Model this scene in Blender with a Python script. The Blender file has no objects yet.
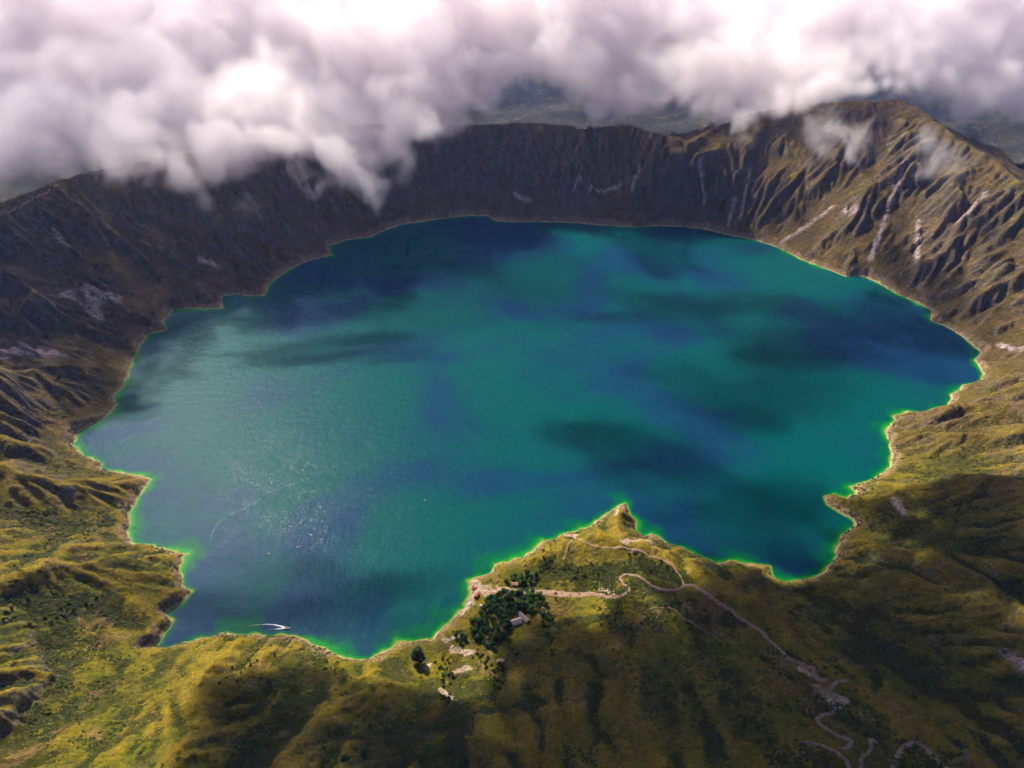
import bpy, bmesh, math, random
import numpy as np
from mathutils import Vector, noise as mnoise

random.seed(7)
rng = np.random.default_rng(11)
SC = bpy.context.scene
COL = SC.collection
PI = math.pi
R = math.radians

# ------------------------------------------------------------------ camera
CAM_H, PITCH, FPX = 800.0, R(31.0), 683.0
cd = bpy.data.cameras.new('camera'); cam = bpy.data.objects.new('camera', cd); COL.objects.link(cam)
cam.location = (0, 0, CAM_H); cam.rotation_euler = (PI / 2 - PITCH, 0, 0)
cd.sensor_width = 36; cd.lens = 36 * FPX / 1024; cd.clip_start = 1; cd.clip_end = 200000
SC.camera = cam

# ------------------------------------------------------------------ light
SUN_EL, SUN_AZ = R(39), R(-30)          # azimuth from the view direction (+Y), negative = left
w = bpy.data.worlds.new('World'); SC.world = w; w.use_nodes = True
nt = w.node_tree; nt.nodes.clear()
sky = nt.nodes.new('ShaderNodeTexSky'); sky.sky_type = 'NISHITA'; sky.sun_disc = False
sky.sun_elevation = SUN_EL; sky.sun_rotation = SUN_AZ; sky.altitude = 3500; sky.dust_density = 1.5
bg = nt.nodes.new('ShaderNodeBackground'); bg.inputs[1].default_value = 0.058
out = nt.nodes.new('ShaderNodeOutputWorld')
tint = nt.nodes.new('ShaderNodeVectorMath'); tint.operation = 'MULTIPLY'; tint.inputs[1].default_value = (1.14, .93, 1.0)
nt.links.new(sky.outputs[0], tint.inputs[0]); nt.links.new(tint.outputs[0], bg.inputs[0]); nt.links.new(bg.outputs[0], out.inputs[0])
sd = bpy.data.lights.new('sun', 'SUN'); sd.energy = 5.0; sd.angle = R(0.53); sd.color = (1.0, 0.92, 0.82)
sun = bpy.data.objects.new('sun', sd); COL.objects.link(sun)
SUNV = Vector((math.sin(SUN_AZ) * math.cos(SUN_EL), math.cos(SUN_AZ) * math.cos(SUN_EL), math.sin(SUN_EL)))
sun.rotation_euler = SUNV.to_track_quat('Z', 'Y').to_euler()
SC.view_settings.view_transform = 'Standard'; SC.view_settings.look = 'None'
SC.view_settings.exposure = 0.98; SC.view_settings.gamma = 1.0; SC.view_settings.use_curve_mapping = False
SC.render.engine = 'CYCLES'
cy = SC.cycles
cy.max_bounces = 16; cy.diffuse_bounces = 1; cy.glossy_bounces = 2; cy.transmission_bounces = 2
cy.volume_bounces = 16; cy.transparent_max_bounces = 96
cy.use_denoising = True; cy.caustics_reflective = False; cy.caustics_refractive = False
cy.volume_step_rate = 2.5; cy.volume_max_steps = 256
cy.use_adaptive_sampling = True; cy.adaptive_threshold = 0.05; cy.adaptive_min_samples = 12
cy.sample_clamp_indirect = 4

# ------------------------------------------------------------------ helpers
def unproject(px, py, z):
    u = px - 512; v = 384 - py
    fw = FPX * math.cos(PITCH) + v * math.sin(PITCH); up = -FPX * math.sin(PITCH) + v * math.cos(PITCH)
    t = (z - CAM_H) / up
    return (u * t, fw * t)

def tag(o, label=None, cat=None, group=None, kind=None):
    if label: o['label'] = label
    if cat: o['category'] = cat
    if group: o['group'] = group
    if kind: o['kind'] = kind
    return o

def empty(name, loc=(0, 0, 0), rz=0.0):
    o = bpy.data.objects.new(name, None); COL.objects.link(o); o.location = loc; o.rotation_euler = (0, 0, rz)
    return o

def mesh_obj(name, verts, faces, mat, parent=None, smooth=True):
    me = bpy.data.meshes.new(name)
    verts = np.asarray(verts, np.float32); 
    me.vertices.add(len(verts)); me.vertices.foreach_set('co', verts.ravel())
    if isinstance(faces, np.ndarray):
        n = len(faces); k = faces.shape[1]
        me.loops.add(n * k); me.loops.foreach_set('vertex_index', faces.astype(np.int32).ravel())
        me.polygons.add(n); me.polygons.foreach_set('loop_start', np.arange(0, n * k, k, dtype=np.int32))
        me.polygons.foreach_set('loop_total', np.full(n, k, np.int32))
        me.update(calc_edges=True)
    else:
        me = bpy.data.meshes.new(name); me.from_pydata([tuple(v) for v in verts], [], faces); me.update()
    me.validate()
    me.polygons.foreach_set('use_smooth', np.full(len(me.polygons), smooth))
    if mat: me.materials.append(mat)
    o = bpy.data.objects.new(name, me); COL.objects.link(o)
    if parent: o.parent = parent
    return o

def bm_obj(name, bm, mat, parent=None, smooth=False):
    me = bpy.data.meshes.new(name); bm.to_mesh(me); bm.free()
    for p in me.polygons: p.use_smooth = smooth
    me.materials.append(mat)
    o = bpy.data.objects.new(name, me); COL.objects.link(o)
    if parent: o.parent = parent
    return o

# ---- 2-D gradient noise in numpy
def gnoise(x, y, seed=0):
    xi = np.floor(x).astype(np.int64); yi = np.floor(y).astype(np.int64)
    xf = x - xi; yf = y - yi
    def g(ix, iy, dx, dy):
        h = (ix * 374761393 + iy * 668265263 + seed * 974634777) & 0x7fffffff
        h = ((h ^ (h >> 13)) * 1274126177) & 0x7fffffff
        h = h ^ (h >> 16)
        a = (h & 0xffff) * (2 * PI / 65536)
        return np.cos(a) * dx + np.sin(a) * dy
    u = xf * xf * xf * (xf * (xf * 6 - 15) + 10); v = yf * yf * yf * (yf * (yf * 6 - 15) + 10)
    a = g(xi, yi, xf, yf); b = g(xi + 1, yi, xf - 1, yf); c = g(xi, yi + 1, xf, yf - 1); d = g(xi + 1, yi + 1, xf - 1, yf - 1)
    return ((a * (1 - u) + b * u) * (1 - v) + (c * (1 - u) + d * u) * v) * 1.5

def fbm(x, y, octaves, seed=0, gain=0.5, ridged=False):
    s = np.zeros_like(x); a = 1.0; f = 1.0; t = 0
    for i in range(octaves):
        n = gnoise(x * f + 17.3 * i, y * f - 9.1 * i, seed + i)
        if ridged: n = 1 - 2 * np.abs(n)
        s += a * n; t += a; a *= gain; f *= 2.03
    return s / t

def sstep(a, b, x):
    t = np.clip((x - a) / (b - a), 0, 1); return t * t * (3 - 2 * t)

def seg_dist(X, Y, pts, vals=None, closed=False):
    """distance to a polyline, and the value interpolated at the nearest point"""
    pts = np.asarray(pts, float); n = len(pts)
    best = np.full(X.shape, 1e18); bv = np.zeros(X.shape)
    for i in range(n if closed else n - 1):
        a = pts[i]; b = pts[(i + 1) % n]; d = b - a; L = d @ d + 1e-9
        t = np.clip(((X - a[0]) * d[0] + (Y - a[1]) * d[1]) / L, 0, 1)
        q = (X - a[0] - t * d[0]) ** 2 + (Y - a[1] - t * d[1]) ** 2
        m = q < best; best = np.where(m, q, best)
        if vals is not None:
            bv = np.where(m, vals[i] * (1 - t) + vals[(i + 1) % n] * t, bv)
    return (np.sqrt(best), bv) if vals is not None else np.sqrt(best)

def inside(X, Y, pts):
    r = np.zeros(X.shape, bool); n = len(pts)
    for i in range(n):
        x0, y0 = pts[i]; x1, y1 = pts[(i + 1) % n]
        if y0 == y1: continue
        c = ((y0 > Y) != (y1 > Y)) & (X < (x1 - x0) * (Y - y0) / (y1 - y0) + x0)
        r ^= c
    return r

# ------------------------------------------------------------------ terrain
SHORE_PX = [(150,650),(160,640),(171,622),(167,612),(181,605),(190,591),(183,584),(181,566),(183,556),(188,554),(175,551),(167,550),(150,545),
 (140,545),(131,543),(128,530),(130,512),(134,503),(143,491),(151,480),(140,475),(128,473),(112,472),(100,470),(102,463),(90,458),(80,454),(73,444),(79,432),
 (90,426),(102,420),(110,412),(117,405),(113,397),(119,391),(125,385),(128,375),(131,366),(135,355),(140,345),(149,334),(158,332),(166,330),(164,322),(167,316),
 (173,310),(190,308),(207,309),(223,308),(222,297),(234,294),(248,296),(265,295),(270,283),(288,270),(305,262),(320,258),(332,255),(327,246),(348,240),
 (370,237),(385,230),(400,225),(420,222),(440,219),(465,216),(487,216),(497,221),(512,222),(545,222),(577,223),(597,225),(630,227),(662,226),(684,227),(702,229),
 (720,233),(737,237),(757,241),(777,247),(790,254),(802,260),(820,267),(837,273),(846,277),(857,276),(867,278),(880,284),(897,294),(915,302),(932,310),(931,320),(944,326),(952,330),(967,340),(981,352),
 (975,361),(983,373),(981,382),(962,385),(960,390),(952,395),(950,402),(944,408),(934,408),(926,412),(905,412),(893,416),(893,422),(886,430),(888,440),(891,451),(891,467),(880,475),(873,479),
 (860,484),(850,487),(857,493),(846,498),(835,495),(825,497),(827,506),(842,512),(853,520),(854,527),(842,535),(838,545),(833,560),(822,574),(811,580),(798,581),(785,582),(772,577),
 (769,566),(752,564),(734,562),(716,562),(697,557),(683,547),(668,545),(660,539),(651,534),(645,537),(636,530),(637,522),(628,509),(623.5,502.5),(617,507),(612,511),(604,516),
 (594,525),(583,529),(573,531),(564,534),(554,538),(543,541),(533,551),(520,558),(508,562),(496,564),(491,573),(480,577),(470,580),(470,592),(464,606),(449,622),(440,631),(430,639),(422,640),
 (410,642),(398,642),(391,648),(383,652),(374,658),(362,660),(348,658),(332,652),(318,646),(305,641),(292,637),(280,636),(268,638),(255,634),(240,635),(223,634),(205,639),(190,643),(170,648)]
SHORE = [unproject(x, y, 0) for x, y in SHORE_PX]

CREST = [(-1370,1810,275),(-1330,2040,285),(-1120,2230,300),(-800,2480,315),(-520,2740,310)] + \
 [(*unproject(px, py, z), z) for px, py, z in [(430,122,300),(470,124,300),(530,121,295),(560,124,285),(600,126,290),(630,124,295),(655,131,285),(690,141,270),(712,128,290),(740,116,320),(790,104,350),
  (870,100,395),(900,98,400),(930,114,375),(968,142,335),(1000,162,310),(1024,180,295)]] + \
 [(1560,1800,300),(1600,1400,300),(1500,1000,300),(1250,600,300),(900,250,300),(400,20,320),(0,-80,330),(-450,0,320),(-850,200,310),(-1200,600,300),(-1420,1000,285),(-1480,1400,285)]
CRX = [c[:2] for c in CREST]; CRZ = [c[2] for c in CREST]

def line3(l): return [(*unproject(px, py, z), z) for px, py, z in l]
# (points, side slope)   crests of spurs and floors of gullies, as seen in the photograph
RIDGES = [
 (line3([(262,645,10),(250,668,48),(215,700,96),(165,735,142),(105,775,190),(0,850,240)]), .72),
 (line3([(372,670,14),(350,692,58),(322,722,104),(298,762,152),(262,830,215)]), .72),
 (line3([(195,655,22),(120,700,90),(60,735,140),(0,780,190)]), .6),
 (line3([(150,640,8),(95,662,62),(20,690,120),(-60,720,180)]), .6),
 (line3([(640,612,28),(605,650,72),(575,700,125),(545,760,180),(530,820,230)]), .62),
 (line3([(690,590,26),(723,606,44),(756,628,72),(789,658,106),(818,680,132),(832,710,160),(848,745,190),(862,775,215),(880,850,265)]), .66),
 (line3([(545,548,14),(590,560,30),(630,562,34),(680,572,26)]), .42),
 (line3([(760,575,12),(800,610,40),(850,640,60)]), .5),
 (line3([(150,481,3),(110,485,35),(60,485,70),(0,470,125),(-80,470,190)]), .50),
 (line3([(184,570,8),(120,568,45),(60,565,85),(0,560,120),(-90,560,190)]), .48),
 
 (line3([(112,405,4),(70,385,60),(30,372,100),(-30,360,170)]), .5),
 (line3([(892,420,4),(940,430,50),(1000,440,100),(1080,450,170)]), .45),
 (line3([(835,500,3),(880,505,45),(950,515,95),(1024,510,150)]), .45),
 (line3([(850,560,20),(920,590,75),(1000,610,130),(1080,640,190)]), .45),
 (line3([(960,388,4),(1000,380,50),(1060,370,120)]), .5),
]
VALLEYS = [
 (line3([(440,648,3),(462,680,9),(455,705,18),(449,728,32),(462,765,70),(470,820,130)]), .42),
 (line3([(500,610,4),(520,635,10),(535,655,22),(520,690,45),(500,740,90)]), .40),
 (line3([(540,592,10),(600,592,14),(640,596,20)]), .30),
 (line3([(800,588,3),(840,622,26),(890,662,60),(940,700,95),(1000,745,140)]), .5),
 (line3([(131,525,2),(70,528,35),(0,512,80)]), .42),
 (line3([(158,634,2),(105,620,30),(50,612,62),(0,600,95)]), .42),
 (line3([(322,660,8),(300,692,34),(276,730,66),(248,768,104)]), .5),
 (line3([(175,652,6),(150,690,55),(90,740,105),(40,775,140)]), .5),
 (line3([(540,640,12),(520,690,45),(495,740,95),(480,800,150)]), .5),
 (line3([(700,625,30),(690,680,75),(680,730,115),(670,790,165)]), .5),
 (line3([(80,448,2),(40,440,50),(0,430,90)]), .45),
 (line3([(860,530,3),(930,545,45),(1024,560,110)]), .42),
 (line3([(895,470,3),(950,470,40),(1024,475,100)]), .42),
]
DELTA = [unproject(x, y, 8) for x, y in [(395,650),(430,645),(470,595),(505,575),(540,585),(560,610),(520,650),(480,690),(440,690),(400,668)]]

def ragged(X, Y):
    return X + fbm(X / 26, Y / 26, 4, 131, .6) * 8, Y + fbm(X / 26, Y / 26, 4, 137, .6) * 8

def base_height(X, Y):
    sx_, sy_ = ragged(X, Y)
    ins = inside(sx_, sy_, SHORE)
    dS = seg_dist(sx_, sy_, SHORE, closed=True)
    wx = X + fbm(X / 260, Y / 260, 3, 5) * 60; wy = Y + fbm(X / 260, Y / 260, 3, 9) * 60
    dR, _ = seg_dist(X, Y, CRX, CRZ, True)
    inC = inside(X, Y, CRX)
    # smooth crest height
    num = np.zeros_like(X); den = np.zeros_like(X)
    P = []
    for i in range(len(CREST)):
        a = np.array(CREST[i]); b = np.array(CREST[(i + 1) % len(CREST)])
        k = max(1, int(np.hypot(*(b - a)[:2]) / 70))
        for j in range(k): P.append(a + (b - a) * j / k)
    for p in P:
        ww = 1 / (((X - p[0]) ** 2 + (Y - p[1]) ** 2) + 900) ** 2
        num += ww * p[2]; den += ww
    zR = num / den
    t = dS / (dS + dR + 1e-6)
    th = np.arctan2(X - 60, Y - 1550)
    far = sstep(1400, 2100, Y)
    prof = (t ** 0.95) * (1 - far) + (0.62 * t ** 0.8 + 0.38 * t * t * (3 - 2 * t)) * far
    h = zR * prof * (1 - .38 * (1 - far) * np.sin(t * PI))
    # spurs that run down to the water
    arc = th * 1150
    wob = fbm(X / 340, Y / 340, 3, 31) * 110
    r1 = fbm((arc + wob * 1.3) / 170, t * 1.6, 3, 41, .5, True) * (.6 + 1.1 * sstep(-.3, .4, fbm(arc / 420, t * 1.2, 2, 47)))
    r2 = fbm((arc + wob * 1.4) / 52, t * 3.0, 3, 51, .55, True)
    near_k = 1.0
    amp = np.sin(np.clip(t, 0, 1) * PI) ** 0.8
    h += (r1 * (40 + 22 * (1 - far)) + r2 * (11 + 2 * (1 - far))) * amp * near_k
    h = np.where(inC, h, 0)
    outh = zR - 0.62 * dR * (1 - 0.25 * sstep(0, 900, dR)) + fbm(X / 420, Y / 420, 5, 61, .5, True) * 130 * sstep(0, 500, dR)
    floor = -170 + fbm(X / 1500, Y / 1500, 6, 66, .5) * 160 + fbm(X / 2600, Y / 2600, 4, 68, .5, True) * 240 * sstep(600, 3000, dR)
    k = 60.0
    m = np.clip(0.5 + 0.5 * (outh - floor) / k, 0, 1)
    outh = floor * (1 - m) + outh * m + k * m * (1 - m)
    h = np.where(inC, h, outh + 0)
    # named spurs and gullies
    for pts, s in RIDGES:
        d, z = seg_dist(X, Y, [p[:2] for p in pts], [p[2] for p in pts])
        c = z - s * (np.sqrt(d * d + 484) - 22) + fbm(X / 90, Y / 90, 2, 3) * 3
        k = 14.0; m = np.clip(0.5 + 0.5 * (c - h) / k, 0, 1)
        h = np.where(d < 400, h * (1 - m) + c * m + k * m * (1 - m), h)
    for pts, s in VALLEYS:
        d, z = seg_dist(X, Y, [p[:2] for p in pts], [p[2] for p in pts])
        c = z + s * (np.sqrt(d * d + 64) - 8)
        k = 10.0; m = np.clip(0.5 + 0.5 * (h - c) / k, 0, 1)
        h = np.where(d < 400, h * (1 - m) + c * m - k * m * (1 - m), h)
    dd = seg_dist(X, Y, DELTA, closed=True); ind = inside(X, Y, DELTA)
    md = np.where(ind, 1.0, 1 - sstep(0, 45, dd))
    h = h * (1 - md) + (3 + dS * 0.05 + fbm(X / 40, Y / 40, 3, 81) * 2.5) * md
    h = h + fbm(X / 110, Y / 110, 5, 91) * (1.5 + 8 * far) + fbm((arc + wob * .5) / 64, t * 1.5, 4, 93, .55, True) * 9 * np.sin(t * PI) * (1 - far) * sstep(10, 120, dS) * (1 - .8 * md)
    return h, dS, ins, md

GX0, GX1, GY0, GY1, GS = -1750.0, 1750.0, -120.0, 3300.0, 4.5
nx = int((GX1 - GX0) / GS) + 1; ny = int((GY1 - GY0) / GS) + 1
gx = GX0 + np.arange(nx) * GS; gy = GY0 + np.arange(ny) * GS
GXX, GYY = np.meshgrid(gx, gy)
HB, DS, INS, MD = base_height(GXX, GYY)

def shore_fix(h, dS, ins):
    up = 0.4 + np.minimum(dS * 0.55, 7 + 0 * dS)
    land = np.maximum(h, np.where(dS < 400, np.minimum(up, 9), -1e9))
    k = sstep(0, 26, dS)
    land = np.where(dS < 400, (np.minimum(land, up + dS * 0.75)) * (1 - k) + land * k, land)
    return np.where(ins, -0.5 - np.minimum(dS * 0.5, 40), land)

H = shore_fix(HB, DS, INS)

def erode(H, n, steps, carry, seed):
    """rain drops running downhill, cutting gullies and laying down fans"""
    r = np.random.default_rng(seed); ny_, nx_ = H.shape
    h = H.ravel(); flow = np.zeros(H.size)
    x = r.uniform(1, nx_ - 3, n); y = r.uniform(1, ny_ - 3, n)
    vx = np.zeros(n); vy = np.zeros(n); sed = np.zeros(n); wat = np.ones(n); spd = np.ones(n)
    for s in range(steps):
        xi = x.astype(np.int64); yi = y.astype(np.int64); u = x - xi; v = y - yi
        i = yi * nx_ + xi
        a = h[i]; b = h[i + 1]; c = h[i + nx_]; d = h[i + nx_ + 1]
        gx_ = (b - a) * (1 - v) + (d - c) * v; gy_ = (c - a) * (1 - u) + (d - b) * u
        h0 = a * (1 - u) * (1 - v) + b * u * (1 - v) + c * (1 - u) * v + d * u * v
        vx = vx * .25 - gx_ * .75; vy = vy * .25 - gy_ * .75
        L = np.hypot(vx, vy) + 1e-9; vx /= L; vy /= L
        nxp = x + vx; nyp = y + vy
        ok = (nxp > 1) & (nxp < nx_ - 3) & (nyp > 1) & (nyp < ny_ - 3)
        nxp = np.where(ok, nxp, x); nyp = np.where(ok, nyp, y)
        xj = nxp.astype(np.int64); yj = nyp.astype(np.int64); uu = nxp - xj; vv = nyp - yj; j = yj * nx_ + xj
        h1 = h[j] * (1 - uu) * (1 - vv) + h[j + 1] * uu * (1 - vv) + h[j + nx_] * (1 - uu) * vv + h[j + nx_ + 1] * uu * vv
        dh = h1 - h0
        cap = np.maximum(-dh, .05) * spd * wat * carry
        dep = np.where((sed > cap) | (dh > 0), np.where(dh > 0, np.minimum(dh, sed), (sed - cap) * .25), 0)
        ero = np.where((sed <= cap) & (dh <= 0), np.minimum((cap - sed) * .3, -dh * .6), 0)
        ero = np.where((h0 < 0.5) | ~ok, 0, ero)
        dlt = (dep - ero)
        sed = sed - dlt
        for off, ww in ((0, (1 - u) * (1 - v)), (1, u * (1 - v)), (nx_, (1 - u) * v), (nx_ + 1, u * v)):
            np.add.at(h, i + off, dlt * ww)
        np.add.at(flow, i, wat)
        spd = np.sqrt(np.maximum(0.1, spd * spd * .9 - dh * .4)); spd = np.minimum(spd, 6)
        wat *= .985
        sed = np.where(ok, sed, 0)
        x = nxp; y = nyp
    return h.reshape(H.shape), flow.reshape(H.shape)

def blur(A):
    B = A.copy()
    B[1:-1] = (A[:-2] + 2 * A[1:-1] + A[2:]) / 4; A = B.copy()
    B[:, 1:-1] = (A[:, :-2] + 2 * A[:, 1:-1] + A[:, 2:]) / 4
    return B

FLOW = np.zeros(H.shape)
for k in range(22):
    H0 = H
    H, f = erode(H.copy(), 26000, 70, 2.0, 100 + k)
    H = H0 + np.clip(H - H0, -2.5, 1.2)
    if k > 2: FLOW += f
    B = blur(H); lim = 2.2
    H = np.clip(H, B - lim, B + lim)
    H = H * .93 + B * .07
edge = np.minimum(np.minimum(GXX - GX0, GX1 - GXX), np.minimum(GYY - GY0, GY1 - GYY))
ke = sstep(0, 220, edge)
HB0 = shore_fix(HB, DS, INS)
ke = ke * (.55 + .45 * sstep(900, 1500, GYY + .3 * np.abs(GXX)))
H = H * ke + HB0 * (1 - ke)
H = shore_fix(H, DS, INS)
FLOW = np.log1p(blur(blur(FLOW)))
FLOW = FLOW / np.percentile(FLOW, 99.5)
def box_blur(A, r):
    for ax in (0, 1):
        P = np.pad(A, [(r + 1, r) if a == ax else (0, 0) for a in (0, 1)], mode='edge'); C = np.cumsum(P, axis=ax)
        A = (C[2 * r + 1:] - C[:-2 * r - 1]) / (2 * r + 1) if ax == 0 else (C[:, 2 * r + 1:] - C[:, :-2 * r - 1]) / (2 * r + 1)
    return A
HL = np.maximum(H, 0)
CONC = np.clip((box_blur(box_blur(HL, 2), 2) - HL) / 1.6, -1, 1) * .45 + np.clip((box_blur(box_blur(HL, 9), 9) - HL) / 12, -1, 1) * .55
CONC = box_blur(CONC, 1)

def bil(A, X, Y):
    fx = np.clip((X - GX0) / GS, 0, nx - 1.001); fy = np.clip((Y - GY0) / GS, 0, ny - 1.001)
    i = fx.astype(np.int64); j = fy.astype(np.int64); u = fx - i; v = fy - j
    return A[j, i] * (1 - u) * (1 - v) + A[j, i + 1] * u * (1 - v) + A[j + 1, i] * (1 - u) * v + A[j + 1, i + 1] * u * v

def height(X, Y):
    """final ground height inside the eroded grid"""
    X = np.asarray(X, float); Y = np.asarray(Y, float)
    h = bil(H, X, Y); d = bil(DS, X, Y); md = bil(MD, X, Y)
    s = np.where(h > 0, sstep(3, 45, d), 0) * (1 - .8 * md)
    return h + (fbm(X / 30, Y / 30, 4, 71) * 3.0 + fbm(X / 8, Y / 8, 3, 77) * 1.6) * s

def hz(x, y): return float(height(np.array([x]), np.array([y]))[0])

def pick(px, py, zmin=0.0):
    """world point on the ground behind a pixel of the photograph"""
    u = px - 512; v = 384 - py
    d = np.array([u, FPX * math.cos(PITCH) + v * math.sin(PITCH), -FPX * math.sin(PITCH) + v * math.cos(PITCH)]); d /= np.linalg.norm(d)
    t = np.arange(200, 4600, 1.5)
    X = d[0] * t; Y = d[1] * t; Z = CAM_H + d[2] * t
    h = np.maximum(height(X, Y), zmin)
    k = np.argmax(Z < h)
    if not (Z < h).any(): k = len(t) - 1
    return (float(X[k]), float(Y[k]), float(h[k]))

# log-polar sheet around the viewpoint's foot, dense where the ground is near
A0, A1, NA = R(-72), R(72), 1500
rad = np.concatenate([np.exp(np.linspace(math.log(120), math.log(3600), 1150)), np.exp(np.linspace(math.log(3600), math.log(60000), 200))[1:]])
ang = np.linspace(A0, A1, NA)
RR, AA = np.meshgrid(rad, ang, indexing='ij')
TX = RR * np.sin(AA); TY = RR * np.cos(AA) - 60
ing = (TX > GX0) & (TX < GX1) & (TY > GY0) & (TY < GY1)
TZ = np.zeros(TX.shape); D2 = np.zeros(TX.shape); TFL = np.full(TX.shape, .3)
TZ[ing] = height(TX[ing], TY[ing]); D2[ing] = bil(DS, TX[ing], TY[ing]); TFL[ing] = bil(FLOW, TX[ing], TY[ing])
TCV = np.zeros(TX.shape); TCV[ing] = bil(CONC, TX[ing], TY[ing])
_o = ~ing; _h, _d, _i, _m = base_height(TX[_o], TY[_o])
TZ[_o] = shore_fix(_h, _d, _i) + fbm(TX[_o] / 30, TY[_o] / 30, 4, 71) * 3.2; D2[_o] = _d

def grid_faces(nr, na, mask=None):
    i = np.arange(nr - 1)[:, None] * na + np.arange(na - 1)[None]
    f = np.stack([i, i + na, i + na + 1, i + 1], -1)[..., ::-1]
    if mask is not None: return f[mask]
    return f.reshape(-1, 4)

def fattr(o, name, arr):
    a = o.data.attributes.new(name, 'FLOAT', 'POINT'); a.data.foreach_set('value', arr.astype(np.float32).ravel())

# bare patches: sand, rock faces, slides   (pixel strokes laid on the ground)
def splat(strokes):
    M = np.zeros(TX.shape)
    for pts, wd in strokes:
        W = [pick(*p)[:2] for p in pts]
        if len(W) == 1: W = W * 2
        A = np.array(W); e = wd * 2
        s = (TX > A[:, 0].min() - e) & (TX < A[:, 0].max() + e) & (TY > A[:, 1].min() - e) & (TY < A[:, 1].max() + e)
        x = TX[s]; y = TY[s]
        d = seg_dist(x + fbm(x / 14, y / 14, 3, 15) * wd * .9, y + fbm(x / 14, y / 14, 3, 16) * wd * .9, W)
        M[s] = np.maximum(M[s], 1 - sstep(wd * .25, wd * 1.15, d))
    return M
SAND = splat([([(472,583),(480,590),(495,592)], 15), ([(473,595),(470,603),(462,613)], 9), ([(505,590),(535,592)], 7), ([(560,535),(575,535)], 7), ([(445,640),(462,635)], 7),
              ([(452,650),(470,652)], 8), ([(470,668),(455,672)], 7), ([(500,660)], 8), ([(625,542),(640,540),(655,545)], 8), ([(425,668),(430,664)], 5),
              ([(620,505),(615,515)], 4), ([(440,690),(455,700)], 4), ([(515,625)], 9), ([(820,690),(840,700)], 10), ([(832,700),(838,708)], 9), ([(800,668),(815,676)], 6),
              ([(600,590),(612,593)], 7)])
ROCK = splat([([(70,296),(88,294),(108,298)], 34), ([(0,355),(25,352)], 24), ([(38,352),(55,354)], 18), ([(92,305),(98,318)], 18), ([(832,208),(805,228),(780,246)], 9),
              ([(918,222),(917,262)], 8), ([(905,160),(885,220),(870,260)], 9), ([(845,210),(856,212)], 12), ([(985,195),(960,220)], 9), ([(700,165),(705,200)], 10), ([(640,170),(632,190)], 8),
              ([(735,200),(728,225)], 10), ([(580,178),(575,186)], 10), ([(55,232),(66,246)], 12), ([(300,185),(310,190)], 14), ([(200,260),(215,265)], 12), ([(590,190),(620,185)], 8),
              ([(515,195),(530,200)], 9), ([(1000,345),(1024,350)], 9), ([(1008,655),(1024,668)], 9), ([(895,500),(905,515)], 6), ([(160,520),(150,500)], 6), ([(750,170),(740,220)], 7)])
VEG = splat([([(548,562),(575,572),(600,575),(640,562),(680,577)], 17), ([(640,584),(650,590)], 9), ([(640,606),(690,606),(740,622)], 13), ([(455,670),(450,705)], 8), ([(560,625),(600,618)], 12), ([(60,618),(110,606)], 30), ([(60,555),(130,560)], 24)])
rs = (ROCK > 0) & (TZ > 0)
TZ[rs] += ROCK[rs] * fbm(TX[rs] / 22, TY[rs] / 22, 4, 19, .6, True) * 7

# ------------------------------------------------------------------ materials
def new_mat(name):
    m = bpy.data.materials.new(name); m.use_nodes = True; t = m.node_tree; t.nodes.clear()
    o = t.nodes.new('ShaderNodeOutputMaterial'); return m, t, o

class NB:
    """small node-building helper"""
    def __init__(s, t): s.t = t
    def n(s, kind, **kw):
        x = s.t.nodes.new(kind)
        for k, v in kw.items(): setattr(x, k, v)
        return x
    def put(s, sock, v):
        if hasattr(v, 'links'): s.t.links.new(v, sock)
        else: sock.default_value = v
    def math(s, op, a, b=0.0, c=None, clamp=False):
        x = s.n('ShaderNodeMath', operation=op, use_clamp=clamp); s.put(x.inputs[0], a); s.put(x.inputs[1], b)
        if c is not None: s.put(x.inputs[2], c)
        return x.outputs[0]
    def ramp(s, v, lo, hi, a=0.0, b=1.0):
        x = s.n('ShaderNodeMapRange', interpolation_type='SMOOTHSTEP'); s.put(x.inputs[0], v)
        for i, q in enumerate((lo, hi, a, b)): s.put(x.inputs[1 + i], q)
        return x.outputs[0]
    def noise(s, vec, scale, detail=4, rough=.55, dist=0.0, kind='FBM'):
        x = s.n('ShaderNodeTexNoise'); s.put(x.inputs['Vector'], vec); x.noise_type = kind
        x.inputs['Scale'].default_value = scale; x.inputs['Detail'].default_value = detail
        x.inputs['Roughness'].default_value = rough; x.inputs['Distortion'].default_value = dist
        return x.outputs[0]
    def mix(s, f, a, b):
        x = s.n('ShaderNodeMix', data_type='RGBA'); s.put(x.inputs[0], f)
        for i, q in ((6, a), (7, b)):
            if isinstance(q, tuple): q = (*q, 1.0) if len(q) == 3 else q
            s.put(x.inputs[i], q)
        return x.outputs[2]
    def attr(s, name):
        return s.n('ShaderNodeAttribute', attribute_name=name).outputs['Fac']
    def bsdf(s, col, rough=.9, spec=.2, normal=None):
        x = s.n('ShaderNodeBsdfPrincipled')
        if isinstance(col, tuple): col = (*col, 1.0)
        s.put(x.inputs['Base Color'], col); s.put(x.inputs['Roughness'], rough); s.put(x.inputs['Specular IOR Level'], spec)
        if normal is not None: s.t.links.new(normal, x.inputs['Normal'])
        return x
    def bump(s, h, strength, dist):
        x = s.n('ShaderNodeBump'); s.put(x.inputs['Height'], h); x.inputs['Strength'].default_value = strength
        x.inputs['Distance'].default_value = dist
        return x.outputs[0]

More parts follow.
